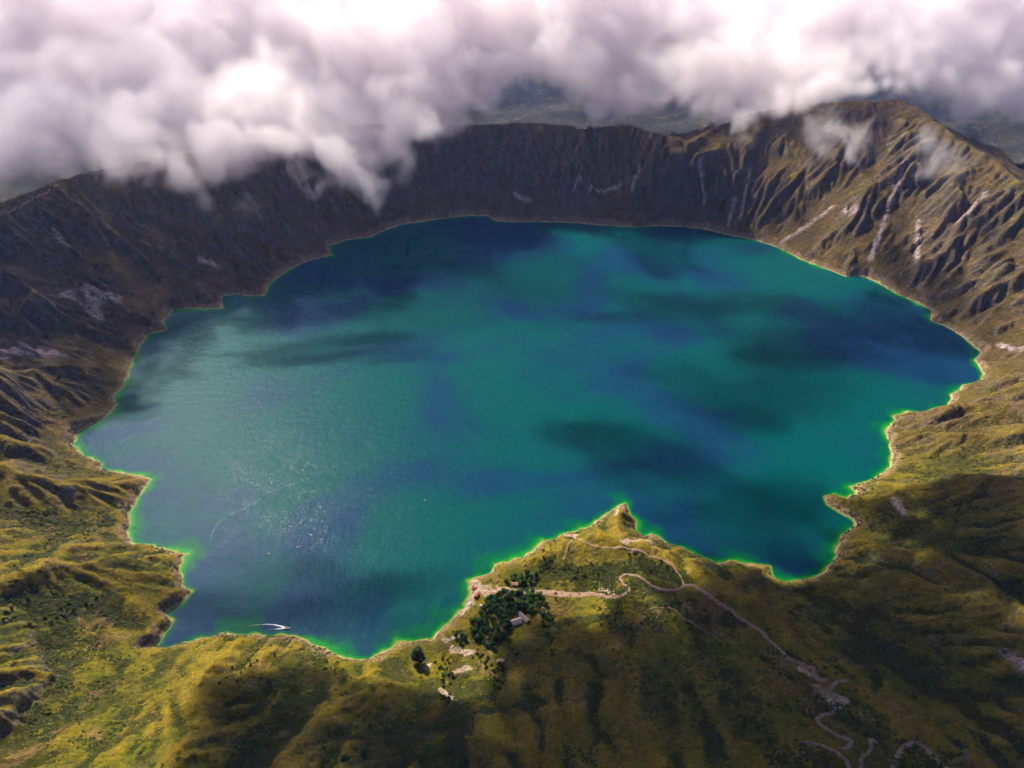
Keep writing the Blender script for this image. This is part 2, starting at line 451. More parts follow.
def terrain_mat():
    m, t, o = new_mat('mountain_ground'); b = NB(t)
    g = b.n('ShaderNodeNewGeometry'); pos = g.outputs['Position']
    sx = b.n('ShaderNodeSeparateXYZ'); t.links.new(g.outputs['True Normal'], sx.inputs[0])
    sp = b.n('ShaderNodeSeparateXYZ'); t.links.new(pos, sp.inputs[0])
    nz = sx.outputs[2]; z = sp.outputs[2]
    shore = b.attr('shore'); flow = b.attr('flow'); sand = b.attr('sand'); rock = b.attr('rock'); dry = b.attr('dry'); farv = b.attr('farvalley')
    nL = b.noise(pos, 1 / 160, 5, .6, .4); nM = b.noise(pos, 1 / 34, 5, .62); nS = b.noise(pos, 1 / 7, 4, .65); nX = b.noise(pos, 1 / 2.2, 3, .6)
    # grass: yellow olive to green
    hol = b.attr('hollow')
    grass = b.mix(b.ramp(nL, .38, .62), (.195, .150, .010), (.100, .112, .006))
    grass = b.mix(b.ramp(b.math('SUBTRACT', nM, b.math('MULTIPLY', hol, .35)), .44, .66, 0, .8), grass, (.270, .185, .020))
    grass = b.mix(b.ramp(b.math('ADD', nS, b.math('MULTIPLY', hol, .3)), .54, .72, 0, .6), grass, (.080, .105, .007))
    # shrubs: gullies, patches and dots
    sh = b.math('ADD', b.math('MULTIPLY', hol, .55), b.math('MULTIPLY', nM, .8))
    sh = b.math('ADD', sh, b.math('MULTIPLY', nS, .45)); sh = b.math('ADD', sh, b.math('MULTIPLY', nL, .35))
    sh = b.math('ADD', sh, b.math('MULTIPLY', flow, .22))
    shf = b.ramp(sh, 1.0, 1.16)
    shrub = b.mix(b.ramp(nX, .35, .65), (.010, .017, .003), (.040, .050, .007))
    c = b.mix(b.math('MULTIPLY', shf, .88), grass, shrub)
    # dots of single bushes
    v = b.n('ShaderNodeTexVoronoi'); t.links.new(pos, v.inputs['Vector']); v.inputs['Scale'].default_value = 1 / 11; v.inputs['Randomness'].default_value = 1
    dot = b.math('MULTIPLY', b.ramp(v.outputs['Distance'], .34, .18), b.ramp(nL, .44, .60))
    c = b.mix(b.math('MULTIPLY', dot, .8), c, (.022, .030, .006))
    # brown dry heath on the far walls
    heath = b.mix(b.ramp(nM, .35, .65), (.088, .056, .030), (.150, .092, .045))
    heath = b.mix(b.ramp(nS, .5, .7, 0, .6), heath, (.048, .044, .016))
    c = b.mix(b.math('MULTIPLY', dry, b.ramp(b.noise(pos, 1 / 70, 5, .65, .6), .27, .48)), c, heath)
    tn = b.n('ShaderNodeVectorMath', operation='MULTIPLY'); t.links.new(c, tn.inputs[0]); tn.inputs[1].default_value = (.82, .82, .50); c = tn.outputs[0]
    # rock on steep ground
    st = b.ramp(b.math('ADD', nz, b.math('MULTIPLY', b.math('SUBTRACT', nM, .5), .35)), .70, .56)
    rk = b.mix(b.ramp(b.noise(pos, 1 / 12, 6, .7, .8), .35, .68), (.060, .046, .036), (.190, .145, .115))
    rk = b.mix(b.ramp(nX, .45, .8, 0, .6), rk, (.035, .030, .022))
    cb_ = b.n('ShaderNodeCombineXYZ'); b.put(cb_.inputs[0], b.math('MULTIPLY', b.attr('arc'), 1 / 26)); b.put(cb_.inputs[1], b.math('MULTIPLY', b.attr('fall'), 3.2))
    strk = b.noise(cb_.outputs[0], 1.0, 6, .68, .25)
    dry2 = b.math('MAXIMUM', dry, .3)
    scree = b.math('MULTIPLY', b.math('MULTIPLY', b.ramp(strk, .57, .66), dry2), b.ramp(nM, .38, .58))
    c = b.mix(b.math('MULTIPLY', scree, .75), c, b.mix(b.ramp(nS, .3, .7), (.12, .085, .070), (.30, .22, .19)))
    c = b.mix(b.math('MULTIPLY', b.math('MULTIPLY', b.ramp(strk, .47, .36), dry2), .75), c, b.mix(b.ramp(nS, .4, .6), (.022, .026, .012), (.055, .052, .020)))
    c = b.mix(b.math('MULTIPLY', st, b.ramp(nS, .3, .6, .35, .9)), c, rk)
    # bare pale rock faces and slides
    bare = b.mix(b.ramp(b.noise(pos, 1 / 9, 6, .7, .5), .34, .66), (.20, .15, .14), (.62, .46, .44))
    rf = b.math('MULTIPLY', rock, b.ramp(b.noise(pos, 1 / 24, 5, .7, .7), .30, .46), clamp=True)
    c = b.mix(rf, c, bare)
    snd = b.mix(b.ramp(nX, .3, .7), (.38, .27, .19), (.62, .46, .36))
    c = b.mix(b.ramp(b.math('ADD', sand, b.math('MULTIPLY', b.math('SUBTRACT', nS, .5), 1.6)), .38, .85, 0, .75), c, snd)
    # bare bank along the waterline
    sb = b.math('ADD', shore, b.math('MULTIPLY', b.math('SUBTRACT', nM, .5), 34))
    bank = b.mix(b.ramp(nS, .35, .7), (.17, .105, .050), (.40, .27, .17))
    nos = b.math('SUBTRACT', 1.0, sand, clamp=True) if False else b.math('SUBTRACT', 1.0, sand)
    c = b.mix(b.math('MULTIPLY', b.ramp(sb, 17, 5, 0, .8), nos), c, bank)
    c = b.mix(b.ramp(shore, 3.4, 1.6, 0, .9), c, (.46, .38, .17))
    # far valleys: fields in a patchwork
    vo = b.n('ShaderNodeTexVoronoi'); t.links.new(pos, vo.inputs['Vector']); vo.inputs['Scale'].default_value = 1 / 130
    fld = b.n('ShaderNodeSeparateColor'); t.links.new(vo.outputs['Color'], fld.inputs[0])
    fc = b.mix(fld.outputs[0], (.006, .014, .016), (.040, .040, .026))
    fc = b.mix(b.ramp(b.noise(pos, 1 / 300, 5, .6), .45, .6), fc, (.006, .013, .012))
    c = b.mix(farv, c, fc)
    nB = b.noise(pos, 1 / 75, 6, .68, .5)
    c = b.mix(b.math('MULTIPLY', b.ramp(nB, .53, .64), b.ramp(sand, .4, .1, 0, .75)), c, b.mix(b.ramp(nS, .4, .6), (.050, .046, .008), (.100, .080, .015)))
    c = b.mix(b.math('MULTIPLY', b.ramp(nB, .44, .36), .6), c, b.mix(b.ramp(nS, .4, .65), (.21, .125, .040), (.15, .085, .035)))
    mt = b.noise(pos, 1 / 4.5, 5, .75); mt2 = b.noise(pos, 1 / 18, 4, .7)
    c = b.mix(b.ramp(mt, .50, .62, 0, .78), c, b.mix(b.ramp(mt2, .4, .6), (.030, .036, .006), (.090, .060, .022)))
    c = b.mix(b.ramp(mt, .44, .34, 0, .55), c, b.mix(b.ramp(mt2, .4, .6), (.30, .235, .05), (.33, .22, .10)))
    hsum = b.math('ADD', b.math('MULTIPLY', b.math('ADD', nS, b.math('MULTIPLY', mt2, 1.3)), 3.4), b.math('MULTIPLY', nX, 1.1))
    hsum = b.math('ADD', hsum, b.math('MULTIPLY', shf, 1.6)); hsum = b.math('ADD', hsum, b.math('MULTIPLY', dot, 1.8))
    nrm = b.bump(hsum, .9, 1.0)
    p = b.bsdf(c, .95, .05, nrm); t.links.new(p.outputs[0], o.inputs[0])
    return m

ter = mesh_obj('terrain', np.stack([TX, TY, TZ], -1).reshape(-1, 3), grid_faces(len(rad), NA), terrain_mat())
tag(ter, kind='structure')
fattr(ter, 'shore', np.where(TZ > 0, D2, 0)); fattr(ter, 'flow', TFL); fattr(ter, 'hollow', TCV + VEG * .75); fattr(ter, 'sand', SAND); fattr(ter, 'rock', ROCK)
dry = sstep(900, 1900, TY + np.abs(TX) * .35 + fbm(TX / 300, TY / 300, 3, 23) * 500); fattr(ter, 'dry', dry)
outc = np.where(inside(TX, TY, CRX), 0, sstep(150, 600, seg_dist(TX, TY, CRX, closed=True))); fattr(ter, 'farvalley', outc)
fattr(ter, 'arc', np.arctan2(TX - 60, TY - 1550) * 1150 + fbm(TX / 200, TY / 200, 3, 33) * 40)
fattr(ter, 'fall', TZ / 300)

# ------------------------------------------------------------------ lake
def water_mat():
    m, t, o = new_mat('lake_water'); b = NB(t)
    g = b.n('ShaderNodeNewGeometry'); pos = g.outputs['Position']
    d = b.attr('depth')
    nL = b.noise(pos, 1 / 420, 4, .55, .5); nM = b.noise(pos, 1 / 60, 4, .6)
    deep = b.mix(b.ramp(nL, .36, .57), (.004, .034, .082), (.000, .062, .060))  # bluer patches painted in for cloud shade and reflected sky
    dd = b.math('DIVIDE', d, b.ramp(b.noise(pos, 1 / 85, 3, .6), .40, .66, .28, 1.35)); d = b.math('DIVIDE', d, b.ramp(nM, .4, .65, .6, 1.2))
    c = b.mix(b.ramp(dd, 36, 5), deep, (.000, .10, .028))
    c = b.mix(b.ramp(dd, 13, 2), c, (.008, .20, .022))
    c = b.mix(b.ramp(d, 4.5, .5), c, (.18, .25, .035))
    w1 = b.noise(pos, 1 / 3.2, 3, .55, .3); w2 = b.noise(pos, 1 / 16, 3, .5); 
    hh = b.math('ADD', b.math('MULTIPLY', w1, .50), b.math('MULTIPLY', w2, .9))
    nrm = b.bump(hh, 1.0, 1.0)
    ru = b.math('MULTIPLY', b.attr('ruffle'), b.ramp(nM, .40, .56))
    spk = b.math('MULTIPLY', b.ramp(b.noise(pos, 1 / 2.6, 2, .5), .60, .68), ru)
    p = b.bsdf(c, b.math('SUBTRACT', .34, b.math('MULTIPLY', spk, .12)), b.math('ADD', .020, b.math('MULTIPLY', spk, .16)), nrm); p.inputs['IOR'].default_value = 1.333; t.links.new(p.outputs[0], o.inputs[0])
    return m
na2 = np.linspace(R(-62), R(62), 620); r2 = np.exp(np.linspace(math.log(520), math.log(2900), 560))
LR, LA = np.meshgrid(r2, na2, indexing='ij'); LX = LR * np.sin(LA); LY = LR * np.cos(LA) - 60
QX, QY = ragged(LX, LY); LD = np.where(inside(QX, QY, SHORE), 1, -1) * seg_dist(QX, QY, SHORE, closed=True)
fm = (LD > -14); fmask = fm[:-1, :-1] | fm[1:, :-1] | fm[:-1, 1:] | fm[1:, 1:]
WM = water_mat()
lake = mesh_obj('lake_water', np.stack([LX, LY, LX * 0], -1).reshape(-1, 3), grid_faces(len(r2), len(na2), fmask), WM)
tag(lake, kind='structure'); fattr(lake, 'depth', np.maximum(LD, 0))
fattr(lake, 'ruffle', 1 - sstep(60, 210, np.hypot((LX + 355) * .8, (LY - 965) * .9) + fbm(LX / 90, LY / 90, 3, 8) * 90))

def drop_loose(o):
    bm = bmesh.new(); bm.from_mesh(o.data)
    bmesh.ops.delete(bm, geom=[v for v in bm.verts if not v.link_faces], context='VERTS')
    bm.to_mesh(o.data); bm.free()
drop_loose(lake)

# ------------------------------------------------------------------ air
def vol_mat(name, col, dens, aniso):
    m, t, o = new_mat(name); v = t.nodes.new('ShaderNodeVolumePrincipled')
    v.inputs['Color'].default_value = (*col, 1); v.inputs['Density'].default_value = dens; v.inputs['Anisotropy'].default_value = aniso
    t.links.new(v.outputs[0], o.inputs['Volume']); return m
def box(name, x0, x1, y0, y1, z0, z1, mat):
    bm = bmesh.new(); bmesh.ops.create_cube(bm, size=1)
    for v in bm.verts:
        v.co = Vector(((x0 + x1) / 2 + v.co.x * (x1 - x0), (y0 + y1) / 2 + v.co.y * (y1 - y0), (z0 + z1) / 2 + v.co.z * (z1 - z0)))
    return bm_obj(name, bm, mat)
HAZE = 2.0e-5
hz_o = box('haze', -61000, 61000, -1000, 61000, TZ.min() - 30, 870, vol_mat('haze_air', (.22, .36, 1.0), HAZE, .2)); tag(hz_o, kind='stuff')

# ------------------------------------------------------------------ clouds
def cloud_material(name, col, dens, aniso):
    m, t, o = new_mat(name); v = t.nodes.new('ShaderNodeVolumePrincipled')
    v.inputs['Color'].default_value = (*col, 1); v.inputs['Density'].default_value = dens; v.inputs['Anisotropy'].default_value = aniso
    t.links.new(v.outputs[0], o.inputs['Volume']); return m

def make_cloud(name, pts, voxel, mat, gain=2.2, bias=0.0, puff=.55, wisp=.75, scale=1.0, seed=0.0, pad=60):
    """a body of vapour: blobs round the given (x, y, z, radius) points, eaten into by turbulence, stored as a density grid"""
    P = np.array([p[:3] for p in pts]); Rr = np.array([p[3] for p in pts])
    me = bpy.data.meshes.new(name); me.from_pydata([tuple(p) for p in P], [], [])
    a = me.attributes.new('rad', 'FLOAT', 'POINT'); a.data.foreach_set('value', Rr.astype(np.float32))
    o = bpy.data.objects.new(name, me); COL.objects.link(o)
    lo = (P - Rr[:, None]).min(0) - pad; hi = (P + Rr[:, None]).max(0) + pad
    res = [max(8, int((hi[i] - lo[i]) / voxel)) for i in range(3)]
    g = bpy.data.node_groups.new(name, 'GeometryNodeTree')
    g.interface.new_socket('Geometry', in_out='INPUT', socket_type='NodeSocketGeometry')
    g.interface.new_socket('Geometry', in_out='OUTPUT', socket_type='NodeSocketGeometry')
    def nn(k, **kw):
        x = g.nodes.new(k)
        for a_, b_ in kw.items(): setattr(x, a_, b_)
        return x
    L = g.links.new
    gi = nn('NodeGroupInput'); go = nn('NodeGroupOutput')
    pos = nn('GeometryNodeInputPosition').outputs[0]
    so = nn('ShaderNodeVectorMath', operation='ADD'); L(pos, so.inputs[0]); so.inputs[1].default_value = (seed * 1713, seed * 977, seed * 377); npos = so.outputs[0]
    def M(op, a_, b_=0.0, clamp=False):
        x = nn('ShaderNodeMath', operation=op, use_clamp=clamp)
        for i, q in enumerate((a_, b_)):
            if hasattr(q, 'links'): L(q, x.inputs[i])
            else: x.inputs[i].default_value = q
        return x.outputs[0]
    def noise(vec, sc, det, rough, kind='FBM'):
        x = nn('ShaderNodeTexNoise', noise_dimensions='3D', noise_type=kind); L(vec, x.inputs['Vector'])
        x.inputs['Scale'].default_value = sc; x.inputs['Detail'].default_value = det; x.inputs['Roughness'].default_value = rough
        return x
    # turbulence bends the sampling position
    wn = noise(npos, 1 / (260 * scale), 2, .5)
    vm = nn('ShaderNodeVectorMath', operation='SUBTRACT'); L(wn.outputs['Color'], vm.inputs[0]); vm.inputs[1].default_value = (.5, .5, .5)
    vs = nn('ShaderNodeVectorMath', operation='SCALE'); L(vm.outputs[0], vs.inputs[0]); vs.inputs['Scale'].default_value = 260 * scale
    va = nn('ShaderNodeVectorMath', operation='ADD'); L(pos, va.inputs[0]); L(vs.outputs[0], va.inputs[1]); wpos = va.outputs[0]
    vb = nn('ShaderNodeVectorMath', operation='ADD'); L(npos, vb.inputs[0]); L(vs.outputs[0], vb.inputs[1]); tpos = vb.outputs[0]
    sn = nn('GeometryNodeSampleNearest', domain='POINT'); L(gi.outputs[0], sn.inputs[0]); L(wpos, sn.inputs[1])
    def samp(dt, field):
        x = nn('GeometryNodeSampleIndex', data_type=dt, domain='POINT'); L(gi.outputs[0], x.inputs[0]); L(sn.outputs[0], x.inputs['Index']); L(field, x.inputs[1]); return x.outputs[0]
    pp = nn('GeometryNodeInputPosition').outputs[0]
    na = nn('GeometryNodeInputNamedAttribute', data_type='FLOAT'); na.inputs[0].default_value = 'rad'
    cp = samp('FLOAT_VECTOR', pp); rd = samp('FLOAT', na.outputs[0])
    ds = nn('ShaderNodeVectorMath', operation='DISTANCE'); L(wpos, ds.inputs[0]); L(cp, ds.inputs[1])
    base = M('SUBTRACT', 1.0, M('DIVIDE', ds.outputs['Value'], rd))
    vo = nn('ShaderNodeTexVoronoi', feature='F1'); L(tpos, vo.inputs['Vector']); vo.inputs['Scale'].default_value = 1 / (95 * scale)
    pf = M('MULTIPLY', M('SUBTRACT', .42, vo.outputs['Distance']), puff)
    fb = noise(tpos, 1 / (260 * scale), 9, .69)
    f2 = M('MULTIPLY', M('SUBTRACT', fb.outputs[0], .5), wisp * 2)
    F = M('ADD', M('ADD', base, bias), M('ADD', pf, f2))
    D = M('MULTIPLY', F, gain, True)
    D = M('POWER', D, 1.4)
    vc = nn('GeometryNodeVolumeCube'); L(D, vc.inputs['Density']); vc.inputs['Background'].default_value = 0
    vc.inputs['Min'].default_value = tuple(lo); vc.inputs['Max'].default_value = tuple(hi)
    for i, q in enumerate(('Resolution X', 'Resolution Y', 'Resolution Z')): vc.inputs[q].default_value = res[i]
    sm = nn('GeometryNodeSetMaterial'); L(vc.outputs[0], sm.inputs[0]); sm.inputs['Material'].default_value = mat
    L(sm.outputs[0], go.inputs[0])
    md = o.modifiers.new('vapour', 'NODES'); md.node_group = g
    return o

def at(px, py, Y):
    u = px - 512; v = 384 - py
    fw = FPX * math.cos(PITCH) + v * math.sin(PITCH); up = -FPX * math.sin(PITCH) + v * math.cos(PITCH)
    t = Y / fw
    return (u * t, Y, CAM_H + up * t)

# lower edge of the bank as seen from the air, with its distance
EDGE = [(-160,178,2050),(-60,172,2050),(0,158,2080),(60,160,2100),(100,168,2080),(150,150,2100),(185,166,2080),(215,145,2150),(280,145,2200),(330,160,2200),(370,178,2230),(392,172,2260),(402,140,2350),(440,130,2500),
        (458,100,2750),(480,104,2900),(508,92,2950),(520,70,3000),(545,58,3050),(580,62,3050),(592,88,3000),(625,104,2950),(665,98,2950),(700,100,2880),(740,98,2820),(780,102,2760),(810,98,2700),(850,86,2650),(890,84,2620),
        (930,88,2600),(970,98,2700),(1024,100,2800),(1100,105,2800),(1200,110,2800)]
ex = [e[0] for e in EDGE]
bank = []
r_ = random.Random(5)
for px in range(-60, 1130, 24):
    b0 = float(np.interp(px, ex, [e[1] for e in EDGE])); Y0 = float(np.interp(px, ex, [e[2] for e in EDGE]))
    row = b0; k = 0
    while row > -70:
        Y = Y0 + (b0 - row) * 7.5 + r_.uniform(-30, 30)
        x, y, z = at(px + r_.uniform(-8, 8), row, Y)
        rr = min(60 + k * 16, 150)
        for j in range(2):
            yy = y + j * 130
            if z > 790 or yy > 4500: continue
            bank.append((x * (yy / y), yy + r_.uniform(-20, 20), z + r_.uniform(-15, 15) - j * 12, rr))
        row -= rr * .8 * FPX / Y; k += 1
CM = cloud_material('cloud_vapour', (.990, .948, .955), .0100, .5)
cb = make_cloud('cloud_bank', bank, 8.5, CM, gain=1.5, bias=.20, puff=.0, wisp=1.8, seed=1.3)
tag(cb, kind='stuff')


# clouds overhead, out of the picture, whose shade lies on the lake and the slopes; some added only to dim the bank
def shade_clouds(spots):
    bm = bmesh.new(); r = random.Random(3)
    for px, py, pz, rx, ry, rot, th in spots:
        x, y = unproject(px, py, pz)
        if pz == 0: rx, ry, th = rx * 1.35, ry * 1.6, th * .72
        elif py > 540: th *= 1.5
        cr, sr = math.cos(R(rot)), math.sin(R(rot))
        for lobe in range(4):
            zc = r.uniform(1000, 1130); q = (zc - pz) / SUNV.z
            f = 1.0 if lobe == 0 else r.uniform(.35, .6)
            ou, ov = (0, 0) if lobe == 0 else (r.uniform(-1, 1) * rx, r.uniform(-1, 1) * ry)
            c = Vector((x + SUNV.x * q + ou * cr - ov * sr, y + SUNV.y * q + ou * sr + ov * cr, zc))
            t = bmesh.ops.create_icosphere(bm, subdivisions=5, radius=1)
            so = Vector((r.uniform(0, 50), r.uniform(0, 50), r.uniform(0, 50)))
            am, oc = (1.0, 6) if pz == 0 else (.85, 7)
            for v in t['verts']:
                n = v.co.normalized(); k = max(.15, 1 + am * mnoise.fractal(n * 1.4 + so, .9, 2.1, oc))
                a, b = n.x * k * rx * f, n.y * k * ry * f
                v.co = Vector((c.x + a * cr - b * sr, c.y + a * sr + b * cr, c.z + n.z * k * th * f / 2))
    return bm_obj('shade_cloud_cover', bm, cloud_material('overhead_vapour', (.90, .88, .90), .024, .5), smooth=True)  # vapour greyed to hold back more light from the slopes below
SHADE = [ # pixel, ground height, radii, turn, thickness (height 1: on the slope seen there)
 (680,680,1,130,75,10,210),(600,725,1,90,75,40,220),(560,715,1,50,50,0,180),(520,765,1,120,60,0,200),(605,668,1,70,45,10,160),(650,745,1,120,70,0,200),(760,720,1,170,110,0,220),(900,700,1,190,150,30,220),(985,620,1,190,120,0,200),(850,640,1,120,90,-30,200),(780,640,1,70,70,-30,170),
 (930,550,1,150,90,10,170),(1000,500,1,140,70,0,140),(720,620,1,50,40,0,130),(310,735,1,90,50,30,170),(260,745,1,70,45,30,170),(395,745,1,100,45,0,180),(460,765,1,60,40,0,150),(235,725,1,50,26,-30,130),
 (-20,62,540,520,420,0,26),(120,60,540,480,400,0,26),(260,60,540,440,380,0,23),(390,62,540,360,340,0,14),(60,34,570,600,420,0,32),(300,34,570,560,420,0,28),(640,40,560,360,300,0,16),(20,330,1,180,120,10,90),(150,350,0,80,90,20,50),(40,260,1,200,160,0,80),  # entries with a raised height: unseen sheets added to dim the cloud bank
 (330,350,0,150,45,5,34),(430,265,0,150,110,0,40),(270,320,0,110,50,0,34),(655,252,0,90,110,0,40),(860,330,0,190,120,0,42),(930,310,1,90,110,0,60),(640,450,0,110,60,-15,36),(745,390,0,140,90,10,34),
 (770,525,0,120,75,0,36),(330,600,0,170,50,0,26),(700,310,0,170,70,0,34),(560,150,1,160,160,0,70),(650,180,1,120,120,0,60)]
SHADE = [(a, b, pick(a, b)[2] if h == 1 else h, *q) for a, b, h, *q in SHADE]
sc_ = shade_clouds(SHADE); tag(sc_, kind='stuff')

# wisps of vapour below the bank
def wisp(px_list, label, seed, mat):
    pts = [(*at(px, py, Y), r * 1.5) for px, py, Y, r in px_list]
    o = make_cloud('cloud_wisp', pts, 5.0, mat, gain=1.1, bias=-.10, puff=0, wisp=2.0, scale=.5, seed=seed, pad=5)
    tag(o, kind='stuff')
WMAT = cloud_material('thin_vapour', (.995, .97, .975), .010, .6)
wisp([(352,170,2130,40),(362,182,2110,34),(372,192,2100,30),(380,200,2090,26),(345,160,2150,50)], 'curled white wisp hanging below the cloud bank left of the lake head', 2.1, WMAT)
wisp([(186,178,2050,36),(196,188,2030,30),(206,196,2010,24),(300,172,2150,36),(318,182,2130,30),(140,170,2060,34),(150,180,2040,24)], 'torn edge', 8.7, WMAT)
wisp([(238,216,1950,30),(246,208,1960,30),(232,224,1940,22)], 'small faint wisp of cloud low on the dark left slope', 3.3, WMAT)
wisp([(826,128,2380,60),(838,140,2350,60),(820,150,2330,45),(850,152,2320,40),(805,158,2330,36),(862,138,2350,42)], 'ragged white wisp in front of the gullied wall left of the peak', 4.7, WMAT)
wisp([(925,148,2080,38),(942,158,2060,46),(958,168,2040,40),(935,166,2050,34)], 'pale puff of cloud against the slope just below the peak', 5.9, WMAT)
wisp([(748,122,2600,34),(750,140,2560,24),(752,112,2640,45)], 'thin vertical shred of cloud over the far crater wall', 7.1, WMAT)

# ------------------------------------------------------------------ tracks
def simple_mat(name, c1, c2, scale, rough=.9, spec=.15, bump=0.0):
    m, t, o = new_mat(name); b = NB(t)
    tc = b.n('ShaderNodeTexCoord').outputs['Object']
    nn_ = b.noise(tc, scale, 4, .6); c = b.mix(b.ramp(nn_, .35, .65), c1, c2)
    p = b.bsdf(c, rough, spec, b.bump(nn_, bump, .3) if bump else None); t.links.new(p.outputs[0], o.inputs[0]); return m
TRACK = simple_mat('bare_earth_track', (.19, .118, .070), (.32, .21, .14), .25, .95, .1, .4)

def catmull(P, step):
    P = np.array(P, float); out = []
    for i in range(len(P) - 1):
        p0, p1, p2, p3 = P[max(i - 1, 0)], P[i], P[i + 1], P[min(i + 2, len(P) - 1)]
        n = max(2, int(np.hypot(*(p2 - p1)[:2]) / step))
        for k in range(n):
            t = k / n
            out.append(.5 * ((2 * p1) + (p2 - p0) * t + (2 * p0 - 5 * p1 + 4 * p2 - p3) * t * t + (3 * p1 - p0 - 3 * p2 + p3) * t ** 3))
    out.append(P[-1]); return np.array(out)

def track(pix, widths, name='footpath'):
    W = [pick(*p) for p in pix]
    if not hasattr(widths, '__len__'): widths = [widths] * len(pix)
    C = catmull([(w_[0], w_[1], wd) for w_, wd in zip(W, widths)], 2.0)
    d = np.gradient(C[:, :2], axis=0); L = np.hypot(d[:, 0], d[:, 1])[:, None] + 1e-6; nrm = np.stack([-d[:, 1], d[:, 0]], 1) / L
    rows = []
    wv = C[:, 2] * (1 + .35 * fbm(C[:, 0] / 9, C[:, 1] / 9, 3, 44))
    wob = fbm(C[:, 0] / 12, C[:, 1] / 12, 2, 46)[:, None] * 1.2
    for k in (-.5, -.17, .17, .5):
        p = C[:, :2] + nrm * (k * wv)[:, None] + nrm * wob
        hh = height(p[:, 0], p[:, 1])
        rows.append(np.stack([p[:, 0], p[:, 1], hh], 1))
    A = np.stack(rows, 1); A[:, :, 2] = A[:, :, 2] * .4 + A[:, :, 2].max(1, keepdims=True) * .6 + .55
    A[:, 0, 2] -= .5; A[:, 3, 2] -= .5
    n = len(A); f = []
    for i in range(n - 1):
        for k in range(3): f.append((i * 4 + k, i * 4 + k + 1, i * 4 + 5 + k, i * 4 + 4 + k))
    o = mesh_obj(name, A.reshape(-1, 3), np.array(f), TRACK); tag(o, kind='structure'); return o
track([(500,590),(512,591),(525,592),(545,593),(562,594.5),(580,595),(596,595),(612,597),(622,596),(629,590),(624,584),(620,578),(627,575),(638,577),(648,583),(655,588),(665,590),(676,590),(684,586)], [6,6,7,10,11,9,8,7,5,4,4,4,4,4,4,5,5,5,5])
track([(684,586),(692,586),(700,590),(706,594),(714,600),(723,606),(731,610),(738,617),(748,623),(756,628),(763,633),(767,639),(778,648),(789,659),(798,663),(807,667),(813,670),(816,676),(820,681),(827,679)], [5,5,6,6,7,6,6,7,6,5,6,5,5,6,6,7,6,5,5,4])
track([(847,681),(838,682),(832,687),(829,692),(836,696),(833,701),(836,706),(834,712),(827,715),(818,719),(820,724),(828,730),(838,736),(849,741),(848,747),(842,750)], 4.5)
track([(800,742),(818,745),(832,750),(841,757),(848,765),(852,780)], 4)
track([(861,780),(861,768),(862,759),(868,752),(871,746),(869,740),(878,742)], 4)
track([(890,785),(893,768),(897,758),(902,750),(910,744),(919,743),(926,749),(931,755),(938,762),(946,768),(956,780)], 5)
track([(684,586),(681,578),(677,573),(672,565),(662,560),(651,557),(640,552),(628,550),(611,548),(600,547.5),(590,545),(581,540),(572,536)], 3.2)
track([(563,560),(566,553),(568,547),(572,540)], 2.5)
track([(650,609),(661,608),(672,609),(683,618),(697,626),(712,635),(722,642)], 1.8)
track([(0,216),(12,211),(28,203),(45,194),(60,186)], 7)

# ------------------------------------------------------------------ plants
def leaf_mat(name, c1, c2):
    m, t, o = new_mat(name); b = NB(t)
    oi = b.n('ShaderNodeObjectInfo').outputs['Random']; tc = b.n('ShaderNodeNewGeometry').outputs['Position']
    nn_ = b.noise(tc, .35, 3, .6); c = b.mix(b.math('ADD', b.math('MULTIPLY', oi, .45), b.math('MULTIPLY', b.ramp(nn_, .35, .65), .55)), c1, c2)
    p = b.bsdf(c, .8, .1); t.links.new(p.outputs[0], o.inputs[0]); return m
BARK = simple_mat('bark', (.05, .035, .024), (.10, .075, .05), 1.2)
LEAF_DARK = leaf_mat('dark_needles', (.016, .042, .008), (.060, .115, .016))
LEAF_OLIVE = leaf_mat('olive_leaves', (.018, .030, .006), (.055, .072, .011))

def crown_mesh(name, rx, h, z0, n, leaf, lobes, seed):
    """leaf clumps scattered through several lobes, denser towards the outside, with gaps between them"""
    r = random.Random(seed); V = []; F = []
    L = []
    for i in range(lobes):
        a = r.uniform(0, 2 * PI); q = r.random() ** .5
        zz = r.uniform(0, 1); k = (1 - .35 * zz)
        L.append((math.cos(a) * q * rx * .62 * k, math.sin(a) * q * rx * .62 * k, z0 + h * (.18 + .68 * zz), rx * r.uniform(.38, .56) * (1 - .2 * zz)))
    for i in range(n):
        cx, cy_, cz, cr = L[i % lobes]
        d = Vector((r.gauss(0, 1), r.gauss(0, 1), r.gauss(0, 1))).normalized(); k = r.uniform(.55, 1.08)
        p = Vector((cx + d.x * cr * k, cy_ + d.y * cr * k, cz + d.z * cr * k * .85))
        nrm = (d + Vector((r.uniform(-.6, .6), r.uniform(-.6, .6), r.uniform(-.2, .8)))).normalized()
        t = nrm.orthogonal().normalized(); u = nrm.cross(t); a = r.uniform(0, PI); t, u = t * math.cos(a) + u * math.sin(a), u * math.cos(a) - t * math.sin(a)
        s_ = leaf * r.uniform(.6, 1.35); b = len(V)
        for k2 in range(5):
            an = k2 * 2 * PI / 5; rr = s_ * r.uniform(.6, 1.1)
            V.append(p + t * math.cos(an) * rr + u * math.sin(an) * rr - nrm * (.25 * rr))
        V.append(p + nrm * s_ * .3)
        for k2 in range(5): F.append((b + k2, b + (k2 + 1) % 5, b + 5))
    me = bpy.data.meshes.new(name); me.from_pydata([tuple(v) for v in V], [], F); me.update(); return me

